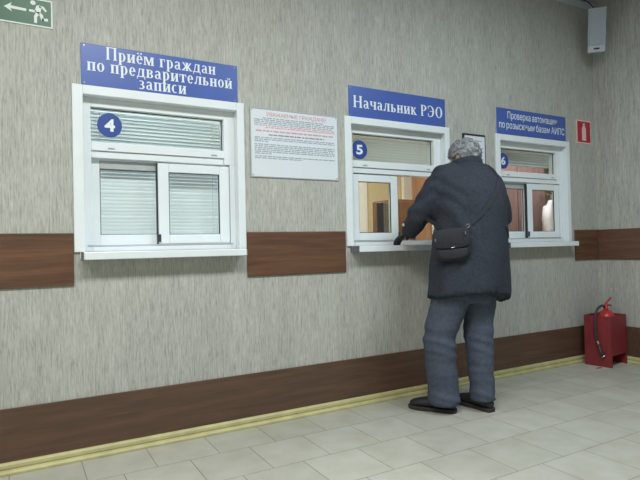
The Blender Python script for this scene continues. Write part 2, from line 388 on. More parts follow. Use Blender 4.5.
# dark brown skirting boards and the ribbed yellow plinth at their foot
struct(MB().box(XL, XR-.012, -.012, 0, .05, .332).build('baseboard_front', M['darkbrown'], bevel=.003))
struct(MB().box(XR-.012, XR, YB, 0, .05, .332).build('baseboard_right', M['darkbrown'], bevel=.003))
prof = [(0, 0), (-.040, 0), (-.041, .012), (-.034, .022), (-.026, .024), (-.026, .029), (-.030, .034), (-.029, .050), (-.020, .060), (0, .062)]
struct(MB().prism(prof, 'x', XL, XR-.001).build('trim_6', M['plinth'], bevel=.002))
struct(MB().prism([(XR+a, b) for a, b in prof], 'y', YB, -.001).build('trim_7', M['plinth'], bevel=.002))
struct(MB().prism([(0, ZC), (0, ZC-.06), (-.008, ZC-.06), (-.03, ZC-.012), (-.03, ZC)], 'x', XL, XR).build('trim_8', M['cornice']))
# offices behind the counter windows
OY = 3.0
struct(MB().box(XL, 8.2, WT, OY, -.1, 0).build('floor_office', M['offfloor']))
struct(MB().box(XL, 8.2, WT, OY, 2.75, 2.85).build('ceiling_office', M['doorwhite']))
struct(MB().box(XL, 8.2, OY, OY+.1, 0, 2.75).build('wall_office_back', M['cream']))
struct(MB().box(1.60, 1.68, WT, OY, 0, 2.75).build('wall_office_side', M['cream']))
struct(MB().box(XL-.1, XL, WT, OY, 0, 2.75).build('wall_office_left', M['cream']))
struct(MB().prism([(3.26, WT), (3.34, WT), (5.29, 2.2), (5.29, OY), (5.21, OY), (5.21, 2.2)], 'z', 0, 2.75).build('wall_office_partition', M['cream']))
struct(MB().box(8.2, 8.3, WT, OY, 0, 2.75).build('wall_office_right', M['mauve']))
struct(MB().box(XR+.1, 8.3, WT-.1, WT, 0, 2.75).build('wall_office_front', M['mauve']))

# ------------------------------------------------------------------ counter windows
def window(i, L, R, open_left):
    w = bpy.data.objects.new('window_%d' % i, None); link(w); w.location = (L, 0, 0); struct(w)
    W = R-L; il, ir = .055, W-.048              # inside of the casing
    zt = 2.003                                  # inside top of the casing
    MB().box(0, il, -.014, .055, 1.128, ZT).box(ir, W, -.014, .055, 1.128, ZT).box(il, ir, -.014, .055, zt, ZT).build('casing', M['pvc'], w, bevel=.004)
    # fixed frame: jambs, head, transom bar, bottom track
    f = MB(); a, b = .045, .13
    f.box(il, il+.045, a, b, 1.128, zt).box(ir-.070, ir, a, b, 1.664, zt).box(ir-.034, ir, a, b, 1.128, 1.664).box(il+.045, ir-.070, a, b, 1.952, zt)
    f.box(il+.045, ir-.070, a, b, 1.704, 1.752).box(il+.045, ir-.070, a+.012, b, 1.664, 1.703).box(il+.045, ir-.034, a, b, 1.128, 1.160)
    f.build('window_frame', M['pvc'], w, bevel=.003)
    gl, gr = il+.045, ir-.070
    MB().box(gl, gr, .085, .089, 1.752, 1.952).build('transom_glass', M['glass'], w)
    s = MB()
    s.box(gl, gr, .078, .084, 1.752, 1.756).box(gl, gr, .078, .084, 1.948, 1.952).box(gl, gl+.004, .078, .084, 1.752, 1.952).box(gr-.004, gr, .078, .084, 1.752, 1.952)
    s.build('glass_seal', M['rubber'], w)
    for k in (.17, .85): MB().box(il+(ir-il)*k-.018, il+(ir-il)*k+.018, .040, .046, 1.716, 1.724).build('drain_cap', M['pvc_grey_and_shade'], w, bevel=.002)
    MB().box(il+.02, ir-.02, .0405, .046, 1.160, 1.166).build('track_groove_shade', M['pvc_grey_and_shade'], w)  # grey strip painted in for the groove shadow under the sash
    mid = (gl+gr)/2
    # fixed light in the rear channel (left half)
    f = MB(); y0, y1 = .095, .120
    f.box(gl-.01, gl+.048, y0, y1, 1.16, 1.664).box(mid-.02, mid+.02, y0, y1, 1.16, 1.664).box(gl+.048, mid-.02, y0, y1, 1.16, 1.226).box(gl+.048, mid-.02, y0, y1, 1.655, 1.664)
    f.build('fixed_frame', M['pvc'], w, bevel=.002)
    MB().box(gl+.048, mid-.02, y0-.002, y1, 1.608, 1.655).build('head_channel_shade', M['pvc_grey_and_shade'], w, bevel=.002)  # shadow inside the recessed top channel, put in as a grey strip
    MB().box(gl+.048, mid-.02, .106, .110, 1.226, 1.608).build('fixed_pane', M['glass'], w)
    s = MB(); p, q = gl+.048, mid-.02
    s.box(p, q, .101, .106, 1.226, 1.230).box(p, q, .101, .106, 1.604, 1.608).box(p, p+.004, .101, .106, 1.226, 1.608).box(q-.005, q, .101, .106, 1.226, 1.608)
    s.build('pane_seal', M['rubber'], w)
    # sliding sash in the front channel
    sw = (gr-gl)/2+.055; sx = gl-.035 if open_left else gr+.032-sw
    f = MB(); y0, y1 = .05, .08; z0, z1, fw = 1.167, 1.652, .064
    if not open_left: f.box(sx, sx+fw, y0, y1, z0, z1)
    else: f.box(sx, sx+fw+.02, y0, y1, z0, z1)
    a0 = sx+fw+(.02 if open_left else 0); a1 = sx+sw-fw
    f.box(a1, sx+sw, y0, y1, z0, z1).box(a0, a1, y0, y1, z0, z0+.056).box(a0, a1, y0, y1, z1-.052, z1)
    sa = f.build('sash', M['pvc'], w, bevel=.004)
    MB().box(a0, a1, .063, .067, z0+.056, z1-.052).build('sash_glass', M['glass'], sa)
    s = MB(); p, q, u, v = a0, a1, z0+.056, z1-.052
    s.box(p, q, .056, .062, u, u+.004).box(p, q, .056, .062, v-.004, v).box(p, p+.004, .056, .062, u, v).box(q-.006, q, .056, .062, u, v)
    s.build('sash_seal', M['rubber'], sa)
    ex = sx if not open_left else sx+sw
    d = -1 if not open_left else 1
    MB().box(min(ex, ex+d*.006), max(ex, ex+d*.006), y0+.006, y1, z0, z1).build('brush_strip', M['rubber'], sa)
    MB().box(ex-.006, ex+.012, .042, .05, z0+.012, z0+.058).build('latch', M['rubber'], sa, bevel=.003)
    # counter sill
    MB().box(.038, W-.036, -.108, 0.03, 1.086, 1.128).build('window_sill', M['pvc'], w, bevel=.004)
    MB().box(.034, .038, -.108, 0, 1.084, 1.128).box(W-.036, W-.032, -.108, 0, 1.084, 1.128).build('sill_end_cap', M['endcap'], w)
    return gl+L, gr+L
GL = []
for i, (L, R) in enumerate(WIN): GL.append(window(i+1, L, R, i == 1))

def blind(x0, x1, zbot, label, tilt, topt=-.7):
    zt = 1.975; t = thing('venetian_blind', label, 'blind', ((x0+x1)/2, .165, zt), 'venetian blinds in the counter windows')
    h = (x1-x0)/2
    MB().box(-h, h, -.014, .014, -.025, 0).build('head_rail', M['slat'], t, bevel=.002)
    s = MB(); z = -.040; k = 0
    while zt+z > zbot+.02:
        n = 5; up = []; tl = tilt if zt+z < 1.70 else topt; c, sn = math.cos(tl), math.sin(tl)
        jit = random.uniform(-.0012, .0012)
        for j in range(n):
            u = (j/(n-1)-.5)*.026; cu = .0022*(1-(2*j/(n-1)-1)**2)
            up.append((u*c-cu*sn, z+u*sn+cu*c+jit))
        dn = [(a, b-.0007) for a, b in up[::-1]]
        s.prism(up+dn, 'x', -h+.004, h-.004); z -= .0215; k += 1
    s.build('slats', M['slat'], t)
    MB().box(-h+.003, h-.003, -.011, .011, zbot-zt, zbot-zt+.014).build('bottom_rail', M['slat'], t, bevel=.002)
    for u in (-h+.08, h-.12): MB().tube([(u, -.015, -.02), (u, -.015, zbot-zt+.005)], .0016, 6).build('cord', M['cordm'], t)
blind(GL[0][0]-.02, GL[0][1]+.075, 1.175, 'white venetian blind lowered fully behind the left counter window number 4', 1.22)
blind(GL[1][0]-.02, GL[1][1]+.075, 1.728, 'white venetian blind raised to the top pane of counter window number 5', .95, -.68)
blind(GL[2][0]-.02, GL[2][1]+.075, 1.828, 'half raised venetian blind in the top pane of counter window number 6', .95)

def badge(num, xc, zc, r, label, yy=.084):
    t = thing('number_sticker', label, 'sticker', (xc, yy, zc), 'round number stickers on the window glass')
    pts = [(r*math.cos(2*PI*k/36), r*1.04*math.sin(2*PI*k/36)) for k in range(36)]
    MB().prism(pts, 'y', -.0008, .0008).build('disc', M['badge'], t)
    mb = MB(); fit_text(mb, num, -r*.42, r*.42, 0, r*1.05, -.0014, .035); mb.build('numeral', M['white'], t)
badge('4', .268+.206, 1.861, .068, 'round blue sticker with a white 4 on the left window glass')
badge('5', 2.025+.185, 1.840, .068, 'round blue sticker with a white 5 on the middle window glass')
badge('6', 3.528+.190, 1.846, .066, 'round blue sticker with a white 6 on the right window glass')

# ------------------------------------------------------------------ signs on the wall
def board(name, label, x0, x1, z0, z1, m, cat='sign', group=None, th=.005, bevel=.0015):
    t = thing(name, label, cat, ((x0+x1)/2, 0, z0), group)
    MB().box(-(x1-x0)/2, (x1-x0)/2, -th, 0, 0, z1-z0).build('panel', m, t, bevel=bevel)
    return t
def dots(t, pts, r=.004, y=-.006, m=None):
    for a, b in pts: MB().prism([(a+r*math.cos(2*PI*k/10), b+r*math.sin(2*PI*k/10)) for k in range(10)], 'y', y, 0).build('screw', m or M['screw'], t)
g = 'blue lettered boards above the counter windows'
t = board('sign_board', 'large blue board lettered Приём граждан above window number 4', .317, 1.231, 2.0575, 2.29, M['blue'], group=g); cx = (.317+1.231)/2
for txt, a, b_, zb in (('Приём граждан', .446, 1.092, 2.214), ('по предварительной', .346, 1.199, 2.140), ('записи', .622, .906, 2.070)):
    words(serif_adv, txt, a-cx, b_-cx, lambda mb, w, p, q: serif(mb, w, p, q, zb-2.0575, .072, -.0058), t)
dots(t, [(-.44, .012), (-.44, .22), (.44, .012), (.44, .22)])
t = board('sign_board', 'blue board lettered Начальник РЭО above window number 5', 2.068, 2.975, 2.056, 2.278, M['blue'], group=g); cx = (2.068+2.975)/2
words(serif_adv, 'Начальник РЭО', 2.104-cx, 2.952-cx, lambda mb, w, p, q: serif(mb, w, p, q, 2.124-2.056, .086, -.0058), t)
dots(t, [(-.44, .012), (-.44, .21), (.44, .012), (.44, .21)])
t = board('sign_board', 'blue board with two lines on vehicle checks above window number 6', 3.554, 4.456, 2.058, 2.282, M['blue'], group=g); cx = (3.554+4.456)/2
for txt, a, b_, zb in (('Проверка автомашин', 3.684, 4.335, 2.226), ('по розыскным базам АИПС', 3.58, 4.437, 2.140)):
    words(sans_adv, txt, a-cx, b_-cx, lambda mb, w, p, q: fit_text(mb, w, p, q, zb-2.058, .058, -.0058, .006), t)
# notice board
t = board('notice_board', 'white printed notice board with a red heading between windows 4 and 5', 1.313, 1.968, 1.592, 2.037, M['paper'], 'notice'); w2, hh = .3275, .445
MB().box(-w2-.003, w2+.003, -.008, 0, -.003, .003).box(-w2-.003, w2+.003, -.008, 0, hh-.003, hh+.003).box(-w2-.003, -w2+.003, -.008, 0, .003, hh-.003).box(w2-.003, w2+.003, -.008, 0, .003, hh-.003).build('edge_strip', M['pvc_grey_and_shade'], t)
mb = MB(); fit_text(mb, 'УВАЖАЕМЫЕ ГРАЖДАНЕ!', -.215, .235, hh-.034, .024, -.0058, .01); mb.build('heading', M['inkred'], t)
def rows(name, m, rr):
    mb = MB()
    for v, a, b, h in rr:
        x = a
        while x < b:
            w = random.uniform(.012, .05); w = min(w, b-x)
            if w > .004:
                q = x
                while q < x+w-.002: # letter-like ticks make up each printed word
                    lw = random.uniform(.003, .0055); mb.box(q, min(q+lw, x+w), -.0056, -.005, hh-v-h*random.uniform(.42, .5), hh-v+h*random.uniform(.4, .55)); q += lw+.0012
            x += w+.006
    mb.build(name, m, t)
rows('printed_text', M['inkgrey'], [(.060, -.24, .22, .007), (.072, -.30, .30, .007), (.084, -.30, .30, .007), (.096, -.30, .28, .007)]+[(v, -.30, b, .007) for v, b in ((.188, .30), (.200, .30), (.212, -.2), (.232, .30), (.244, .30), (.256, .29), (.268, .30), (.280, .30), (.292, -.18), (.310, .30), (.322, .05))])
rows('red_text', M['inkred'], [(.108, -.30, .30, .007), (.120, -.22, .30, .007), (.144, -.29, .29, .011)])
rows('subheading', M['inkdark'], [(.168, -.2, .22, .009)])
dots(t, [(-.315, .012), (-.315, .433), (.315, .012), (.315, .433)])
# framed sheet behind the man's head
t = thing('framed_notice', 'white sheet in a thin black frame on the wall behind the head', 'notice', (3.283, 0, 1.67))
MB().box(-.12, .12, -.006, 0, .008, .345).build('sheet', M['paper'], t)
MB().box(-.128, -.112, -.014, 0, 0, .356).box(.120, .125, -.010, 0, 0, .356).box(-.112, .119, -.014, 0, .344, .356).box(-.112, .119, -.014, 0, 0, .01).build('frame', M['black'], t, bevel=.002)
mb = MB()
for k, (a, b) in enumerate(((-.08, .09), (-.1, .06), (-.1, .1), (-.1, .1), (-.1, .08), (-.1, .1))): mb.box(a, b, -.0068, -.006, .30-k*.03, .306-k*.03)
mb.build('printed_text', M['inkgrey'], t)
# exit sign
t = board('exit_sign', 'green emergency exit sign with a running figure and left arrow', -.122, .1805, 2.338, 2.488, M['signwhite']); cx = (-.122+.1805)/2
MB().box(-.122+.008-cx, .1805-.008-cx, -.0058, -.005, .008, .142).build('green_field', M['green'], t)
o = MB()
def zz(p): return [(a-cx, b-2.338) for a, b in p]
o.prism(zz([(-.047, 2.418), (-.012, 2.444), (-.017, 2.4275), (.055, 2.424), (.055, 2.411), (-.018, 2.412), (-.010, 2.396)]), 'y', -.0066, -.0058)
o.build('arrow', M['signwhite'], t)
o = MB(); o.prism([(.087-cx+.0125*math.cos(2*PI*k/16), 2.462-2.338+.0125*math.sin(2*PI*k/16)) for k in range(16)], 'y', -.0066, -.0058)
for q in ([(.068, 2.424), (.068, 2.412), (.100, 2.412), (.101, 2.424)], [(.094, 2.418), (.103, 2.449), (.120, 2.455), (.126, 2.44), (.122, 2.412), (.104, 2.41)],
          [(.118, 2.454), (.138, 2.449), (.153, 2.428), (.145, 2.422), (.131, 2.438), (.116, 2.442)],
          [(.104, 2.416), (.122, 2.416), (.134, 2.402), (.139, 2.372), (.127, 2.371), (.119, 2.394)], [(.128, 2.371), (.157, 2.374), (.158, 2.388), (.130, 2.386)],
          [(.104, 2.418), (.118, 2.404), (.106, 2.390), (.105, 2.356), (.091, 2.356), (.091, 2.392)]):
    o.prism(zz(q), 'y', -.0066, -.0058)
o.build('running_figure', M['signwhite'], t)
# fire extinguisher sign
t = board('fire_sign', 'small square red sign with a white extinguisher symbol near the corner', 4.617, 4.832, 2.056, 2.280, M['pink']); 
MB().box(-.096, .096, -.0058, -.005, .013, .211).build('red_field', M['firered'], t)
MB().prism([(-.030, .03), (.030, .03), (.030, .145), (.018, .165), (.012, .17), (.012, .185), (.02, .195), (-.02, .195), (-.012, .185), (-.012, .17), (-.018, .165), (-.030, .145)], 'y', -.0066, -.0058).build('extinguisher_symbol', M['pink'], t)

# ------------------------------------------------------------------ speaker in the corner
sp = thing('wall_speaker', 'grey loudspeaker mounted high in the corner under the ceiling', 'speaker', (4.655, -.20, 2.858), rotz=-.80); sp.rotation_euler = (math.radians(16), 0, -.80)
MB().prism([(-.075, .0), (.075, .0), (.055, .13), (-.055, .13)], 'z', 0, .385).build('cabinet', M['speaker'], sp, bevel=.008)
MB().box(-.066, .066, -.006, .002, .06, .372).build('grille', M['grille'], sp, bevel=.004)
MB().box(-.024, .024, -.004, .002, .026, .040).build('badge_plate', M['rubber'], sp, bevel=.002)
MB().box(-.03, .03, .125, .145, .1, .28).tube([(0, .14, .2), (0, .21, .25)], .014).build('bracket', M['rubber'], sp)
tag(MB().tube([(2.0, -.056, 3.413), (3.8, -.056, 3.413), (4.6, -.056, 3.412), (4.76, -.06, 3.405), (4.78, -.10, 3.34), (4.765, -.10, 3.26)], .006, 6).build('speaker_cable', M['cable']), 'thin dark cable along the ceiling edge running to the speaker', 'cable')

# ------------------------------------------------------------------ fire extinguisher in its stand
st = thing('extinguisher_stand', 'red steel open-topped stand on the floor in the corner', 'stand', (4.680, -.192, 0), rotz=math.radians(7))
bx, by, hh = .148, .118, .452
MB().box(-bx, -bx+.004, -by, by, 0, hh).build('side_panel', M['boxred'], st)
MB().box(bx-.004, bx, -by, by, 0, hh).build('side_panel', M['boxred'], st)
MB().box(-bx+.004, bx-.004, by-.004, by, 0, hh).build('back_panel', M['boxred'], st)
MB().box(-bx+.004, bx-.004, -by, -by+.004, .105, hh).box(-bx+.004, -bx+.022, -by, -by+.004, 0, .105).box(bx-.02, bx-.004, -by, -by+.004, 0, .105).build('front_panel', M['boxred'], st)
MB().box(-bx+.004, bx-.004, -by+.004, by-.004, .1, .105).build('shelf', M['boxred'], st)
e = thing('fire_extinguisher', 'red fire extinguisher standing inside the red steel stand', 'extinguisher', (4.695, -.195, .105), rotz=math.radians(7))
MB().lathe([(.03, 0), (.076, .004), (.079, .02), (.079, .29), (.076, .325), (.066, .352), (.048, .372), (.028, .384), (.02, .39)], seg=36).build('cylinder', M['extred'], e, smooth=True)
MB().lathe([(.019, .385), (.022, .39), (.022, .41), (.017, .415), (.017, .435), (.012, .44)], seg=20).build('valve', M['extred'], e, smooth=True)
MB().tube([(-.03, 0, .425), (.0, 0, .43), (.05, -.01, .428), (.075, -.014, .422)], [.009, .011, .009, .007], 8).build('carry_handle', M['extred'], e, smooth=True)
MB().tube([(-.012, 0, .438), (.02, -.005, .462), (.052, -.014, .488), (.066, -.018, .496)], [.008, .009, .008, .006], 8).build('squeeze_lever', M['extred'], e, smooth=True)
def bez(P, n=26):
    P = [Vector(p) for p in P]; out = []
    Q = [P[0]*2-P[1]]+P+[P[-1]*2-P[-2]]
    for i in range(1, len(Q)-2):
        for k in range(n):
            t = k/n; a, b, c, d = Q[i-1:i+3]
            out.append(.5*((2*b)+(-a+c)*t+(2*a-5*b+4*c-d)*t*t+(-a+3*b-3*c+d)*t**3))
    out.append(P[-1]); return out
hs = MB().tube(bez([(-.018, 0, .418), (-.07, .005, .43), (-.15, .01, .395), (-.182, .012, .30), (-.184, .01, .2), (-.183, -.005, .12), (-.182, -.018, .075)], 8), .0105, 10).build('hose', M['hose'], e, smooth=True)
MB().tube([(-.183, -.005, .125), (-.182, -.012, .098)], .014, 12).build('ferrule', M['steel'], hs)
MB().tube([(-.182, -.012, .10), (-.182, -.03, .035), (-.183, -.055, -.005)], [.011, .014, .017], 12).build('nozzle', M['hose'], hs, smooth=True)
MB().tube([(-.183, -.055, -.004), (-.183, -.06, -.010)], .0175, 12).build('nozzle_tip', M['steel'], hs)
tag(MB().prism([(4.43, -.262), (4.47, -.275), (4.51, -.262), (4.50, -.245), (4.46, -.250), (4.44, -.246)], 'z', .0004, .003).build('paper_scrap', M['scrap']), 'tiny brown scrap lying on the tiles before the red stand', 'scrap')

# ------------------------------------------------------------------ what shows through the open windows
c = thing('cabinet', 'brown wooden cabinet inside the office behind window 5', 'cabinet', (3.80, 1.72, 0))
MB().box(-.20, .10, -.2, .2, 0, 1.635).build('carcass', M['cabinet'], c, bevel=.004)
for a, b in ((-.195, .095),):
    d = MB().box(a, b, -.218, -.2, .06, 1.61).build('door', M['cabinet'], c, bevel=.004)
    MB().box(b-.05, b-.04, -.24, -.218, .85, 1.0).build('handle', M['steel'], d)
mo = thing('computer_monitor', 'dark computer monitor seen through the left pane of window 5', 'monitor', (3.13, 1.05, 1.14), rotz=math.radians(38))
MB().box(-.14, .14, -.03, .04, .1, .40).build('screen_housing', M['monitor'], mo, bevel=.01)
MB().box(-.03, .03, 0, .04, .01, .12).build('stem', M['monitor'], mo); MB().box(-.1, .1, -.07, .08, 0, .012).build('base', M['monitor'], mo, bevel=.004)
dk = thing('office_desk', 'wooden office desk behind the counter window number 5', 'desk', (3.0, 1.0, 0))
MB().box(-.5, .6, -.2, .3, 1.11, 1.14).build('desktop', M['tanwood'], dk, bevel=.004)
for a in (-.48, .54):
    MB().box(a, a+.04, -.18, .28, 0, 1.11).build('leg_panel', M['tanwood'], dk)
dr = thing('door_leaf', 'narrow white door strip seen above the cabinet through window 5', 'door', (4.95, 2.95, 0))
MB().box(-.09, .09, -.03, .03, 0, 2.3).build('leaf', M['doorwhite'], dr, bevel=.006)
wd = thing('wardrobe', 'tan wooden wardrobe at the right of the view through window 5', 'wardrobe', (4.78, 2.25, 0))
MB().box(-.2, .2, -.2, .15, 0, 2.2).build('carcass', M['tanwood'], wd, bevel=.004)
MB().box(-.19, .19, -.218, -.2, .05, 2.17).build('door', M['tanwood'], wd, bevel=.003)
pl = thing('door_leaf', 'wide white door at the left of the view through window 5', 'door', (3.85, 2.95, 0))
MB().box(-.4, .37, -.03, .03, 0, 2.1).build('leaf', M['doorwhite'], pl, bevel=.006)
MB().tube([(.3, -.03, 1.0), (.3, -.07, 1.0), (.2, -.07, 1.0)], .009, 8).build('handle', M['steel'], pl)
cb = thing('tall_cupboard', 'reddish brown cupboard inside the office behind window 6', 'cupboard', (5.45, 1.35, 0))
MB().box(-.62, .40, -.02, .3, 0, 2.3).build('carcass', M['wardrobe'], cb, bevel=.004)
for a, b in ((-.61, -.115), (-.105, .39)): MB().box(a, b, -.038, -.02, .05, 2.26).build('door', M['wardrobe'], cb, bevel=.003)
jk = thing('hanging_jacket', 'white jacket hanging in the office, seen through window 6', 'jacket', (5.73, 1.15, 0))
MB().ellipses([(0, 0, .9, .16, .06), (0, 0, 1.1, .15, .07), (0, 0, 1.35, .14, .07), (.0, 0, 1.5, .13, .06), (.02, 0, 1.6, .07, .04), (.02, 0, 1.64, .04, .03)], 24).build('body', M['cloth'], jk, smooth=True)
MB().tube([(-.09, -.02, 1.55), (-.15, -.05, 1.4), (-.15, -.07, 1.2), (-.13, -.08, 1.02)], [.05, .055, .05, .045], 14).build('sleeve', M['cloth'], jk, smooth=True)
MB().tube([(.1, -.02, 1.55), (.15, -.05, 1.4), (.15, -.07, 1.2), (.13, -.08, 1.02)], [.05, .055, .05, .045], 14).build('sleeve', M['cloth'], jk, smooth=True)
MB().tube([(.02, 0, 1.63), (.02, .01, 1.70), (.02, .05, 1.72), (.02, .17, 1.72)], .006, 8).build('hook', M['steel'], jk)

# ------------------------------------------------------------------ the man at window 5
man = thing('person', 'man in a dark navy coat and grey trousers leaning on the sill of window 5', 'person', (2.62, -.48, 0))
O = Vector((2.62, -.48, 0))
def lo(p): return Vector(p)-O
def sec(*q): return [(a-O.x, b-O.y, *r) for a, b, *r in q]
HC = Vector((2.800, -.375, 1.735))             # head centre
fwd = Vector((-.14, .84, -.5)).normalized(); lft = Vector((0, 0, 1)).cross(fwd).normalized(); upv = fwd.cross(lft).normalized()
HM = Matrix((-lft, fwd, upv)).transposed()      # columns: right, forward, up
def hp(r, f, u): return HC-O+HM @ Vector((r, f, u))
SHL, ELL, WRL = (2.560, -.455, 1.575), (2.408, -.325, 1.325), (2.435, -.195, 1.222)
SHR, ELR, WRR = (2.965, -.43, 1.555), (3.125, -.40, 1.315), (2.99, -.20, 1.24)
HIL, KNL, ANL = (2.535, -.52, .86), (2.445, -.46, .49), (2.485, -.445, .09)
HIR, KNR, ANR = (2.765, -.54, .86), (2.735, -.545, .49), (2.745, -.575, .09)
# body: one continuous surface under the clothes
b = MB()
b.ball(hp(0, 0, 0), (.076, .098, .112), 24, 16, HM)
b.ball(hp(0, .045, -.06), (.056, .058, .062), 18, 12, HM)                     # jaw
b.tube([hp(0, .088, .02), hp(0, .112, -.012), hp(0, .1, -.026)], [.010, .014, .010], 10)   # nose
for s in (-1, 1): b.ball(hp(s*.080, -.012, -.008), (.012, .022, .034), 12, 8, HM)          # ears
b.ball(hp(0, .088, -.058), (.024, .012, .009), 12, 8, HM)
b.tube([hp(0, -.02, -.06), lo((2.775, -.42, 1.63)), lo((2.765, -.43, 1.55))], [.06, .065, .09], 16)
b.ellipses(sec((2.655, -.53, .80, .17, .13), (2.66, -.53, .95, .18, .14), (2.68, -.53, 1.1, .165, .13), (2.70, -.52, 1.3, .18, .14), (2.72, -.50, 1.45, .19, .13), (2.74, -.46, 1.55, .17, .11), (2.765, -.43, 1.61, .09, .08)))
b.tube([lo(p) for p in (SHL, ELL, WRL)], [.058, .045, .03], 14); b.tube([lo(p) for p in (SHR, ELR, WRR)], [.058, .045, .03], 14)
b.ball(lo(SHL), .06); b.ball(lo(SHR), .06)
b.tube([lo(p) for p in (HIL, KNL, ANL)], [.092, .06, .043], 16); b.tube([lo(p) for p in (HIR, KNR, ANR)], [.092, .06, .043], 16)
for an, d in ((ANL, (-.55, .83)), (ANR, (-.05, 1))):
    a = lo(an); b.tube([a+Vector((0, 0, -.01)), a+Vector((d[0]*.06, d[1]*.06, -.05)), a+Vector((d[0]*.15, d[1]*.15, -.06))], [.036, .026, .018], 12)
# hands: palm, four fingers and a thumb, all rooted in the palm
def hand(mb, wrist, d, n, side, curl, k=1.0, gap=0.0):
    """d pointing along the hand, n out of the back of the hand"""
    w = Vector(wrist); d = Vector(d).normalized(); n = Vector(n); n = (n-d*n.dot(d)).normalized(); s = d.cross(n)*side
    rings = []
    for t, hw, th in ((-.01, .026, .02), (.03, .036, .018), (.07, .042, .016), (.092, .040, .013)):
        rings.append([w+d*t*k+(s*math.cos(q)*hw+n*math.sin(q)*th)*k for q in [2*PI*j/16 for j in range(16)]])
    mb.loft(rings)
    for i, ln in enumerate((.072, .080, .074, .058)):
        p = w+(d*.084+s*(.030-.0205*i))*k; pts = [p-d*.02*k, p]; ang = curl*.4; q = p
        for seg, f in ((.42, 1), (.32, 1.2), (.26, 1.1)):
            dd = d*math.cos(ang)-n*math.sin(ang)+s*(.05-.035*i); q = q+dd.normalized()*ln*seg*k; pts.append(q); ang += curl*f*.5
        mb.tube(pts, [(r+gap)*k for r in (.0105, .0102, .0095, .0088, .0072)], 10); mb.ball(pts[-1], (.0074+gap)*k, 8, 6)
    p = w+(d*.02+s*.03)*k
    pts = [p-s*.015*k, p+(s*.018+d*.016)*k, p+(s*.030+d*.042-n*.008)*k, p+(s*.030+d*.066-n*.018)*k]
    mb.tube(pts, [(r+gap)*k for r in (.014, .0125, .0108, .0085)], 10); mb.ball(pts[-1], (.0087+gap)*k, 8, 6)
hl = (lo(WRL), (-.03, .13, -.066), (-.2, .45, .9), 1, .45); hr = (lo(WRR), (-.35, .75, -.45), (.2, .5, .8), -1, .7)
hand(b, *hl); hand(b, *hr)
body = remeshed(b, 'body', M['skin'], man, .0062, 3)
for s in (-1, 1):                                        # eyes, brows
    MB().ball(hp(s*.031, .086, .008), .0115, 12, 8).build('eye', M['lens'], man, smooth=True)
    MB().tube([hp(s*.012, .099, .03), hp(s*.03, .097, .036), hp(s*.052, .082, .03)], [.004, .006, .003], 8).build('eyebrow', M['hair'], man, smooth=True)
MB().tube([hp(-.022, .092, -.056), hp(0, .101, -.054), hp(.022, .092, -.056)], [.003, .006, .003], 8).build('mouth', M['lip'], man, smooth=True)
# gloves follow the hands with a little thickness
for q in (hl, hr):
    g_ = MB(); hand(g_, *q, 1.02, .0022); dd = Vector(q[1]).normalized(); w_ = Vector(q[0])
    g_.tube([w_-dd*.05, w_-dd*.01], [.038, .034], 14)
    go = remeshed(g_, 'glove', M['glove'], man, .0042, 2); go['label'] = 'dark glove'
# trousers
tr = MB()
tr.ellipses(sec((2.655, -.535, .74, .17, .14), (2.655, -.53, .88, .185, .15), (2.66, -.53, .98, .18, .145)))
tr.tube([lo(p) for p in ((2.555, -.53, .90), (2.510, -.51, .76), (2.455, -.475, .56), (2.447, -.463, .48), (2.463, -.458, .30), (2.482, -.452, .14), (2.488, -.448, .068))], [.125, .122, .110, .108, .104, .104, .106], 22)
tr.tube([lo(p) for p in ((2.755, -.54, .90), (2.745, -.54, .76), (2.730, -.542, .56), (2.726, -.545, .48), (2.728, -.555, .30), (2.730, -.563, .14), (2.730, -.563, .068))], [.125, .116, .100, .094, .086, .082, .084], 22)
def fold_tr(p, n):
    k = noise.noise(Vector((p.x*6, p.y*6, p.z*9)))*.007+noise.noise(Vector((p.x*3+p.z*2, p.y*3, p.z*22)))*.006
    for z0, a in ((.47, .010), (.40, .007), (.10, .010), (.055, .009)): k += a*math.exp(-((p.z-z0+.12*n.x*.3)/.018)**2)*(.4+.6*max(0, -n.y))
    return k
remeshed(tr, 'trousers', M['trousers'], man, .011, 5, fold_tr)
# shoes
def shoe(heel, d, L_):
    d = Vector((d[0], d[1], 0)).normalized(); s = Vector((-d.y, d.x, 0)); h = lo(heel)
    up = MB(); rings = []
    for t, hw, z0, z1 in ((-.01, .02, .022, .06), (.0, .038, .018, .095), (.05, .042, .018, .115), (.095, .044, .018, .11), (.15, .050, .018, .095), (.21, .052, .018, .08), (.255, .045, .018, .068), (.285, .026, .02, .05)):
        t = t*L_/.285; r = []
        for j in range(18):
            a = 2*PI*j/18; r.append(h+d*t+s*hw*math.cos(a)+Vector((0, 0, (z0+z1)/2+(z1-z0)/2*math.sin(a))))
        rings.append(r)
    up.loft(rings); u = up.build('shoe', M['shoe'], man, smooth=True, subd=1)
    so = []; n = 22
    prof = ((-.014, .022), (-.004, .036), (.03, .041), (.09, .040), (.15, .049), (.21, .052), (.25, .047), (.275, .034), (.292, .012))
    pts = [(t*L_/.285, w) for t, w in prof]+[(t*L_/.285, -w) for t, w in prof[::-1]]
    P = [h+d*t+s*w for t, w in pts]
    MB().prism([(p.x, p.y) for p in P], 'z', .001, .026).build('sole', M['sole'], u, bevel=.004)
shoe((2.528, -.505, 0), (-.55, .84), .31); shoe((2.742, -.625, 0), (-.05, 1), .31)
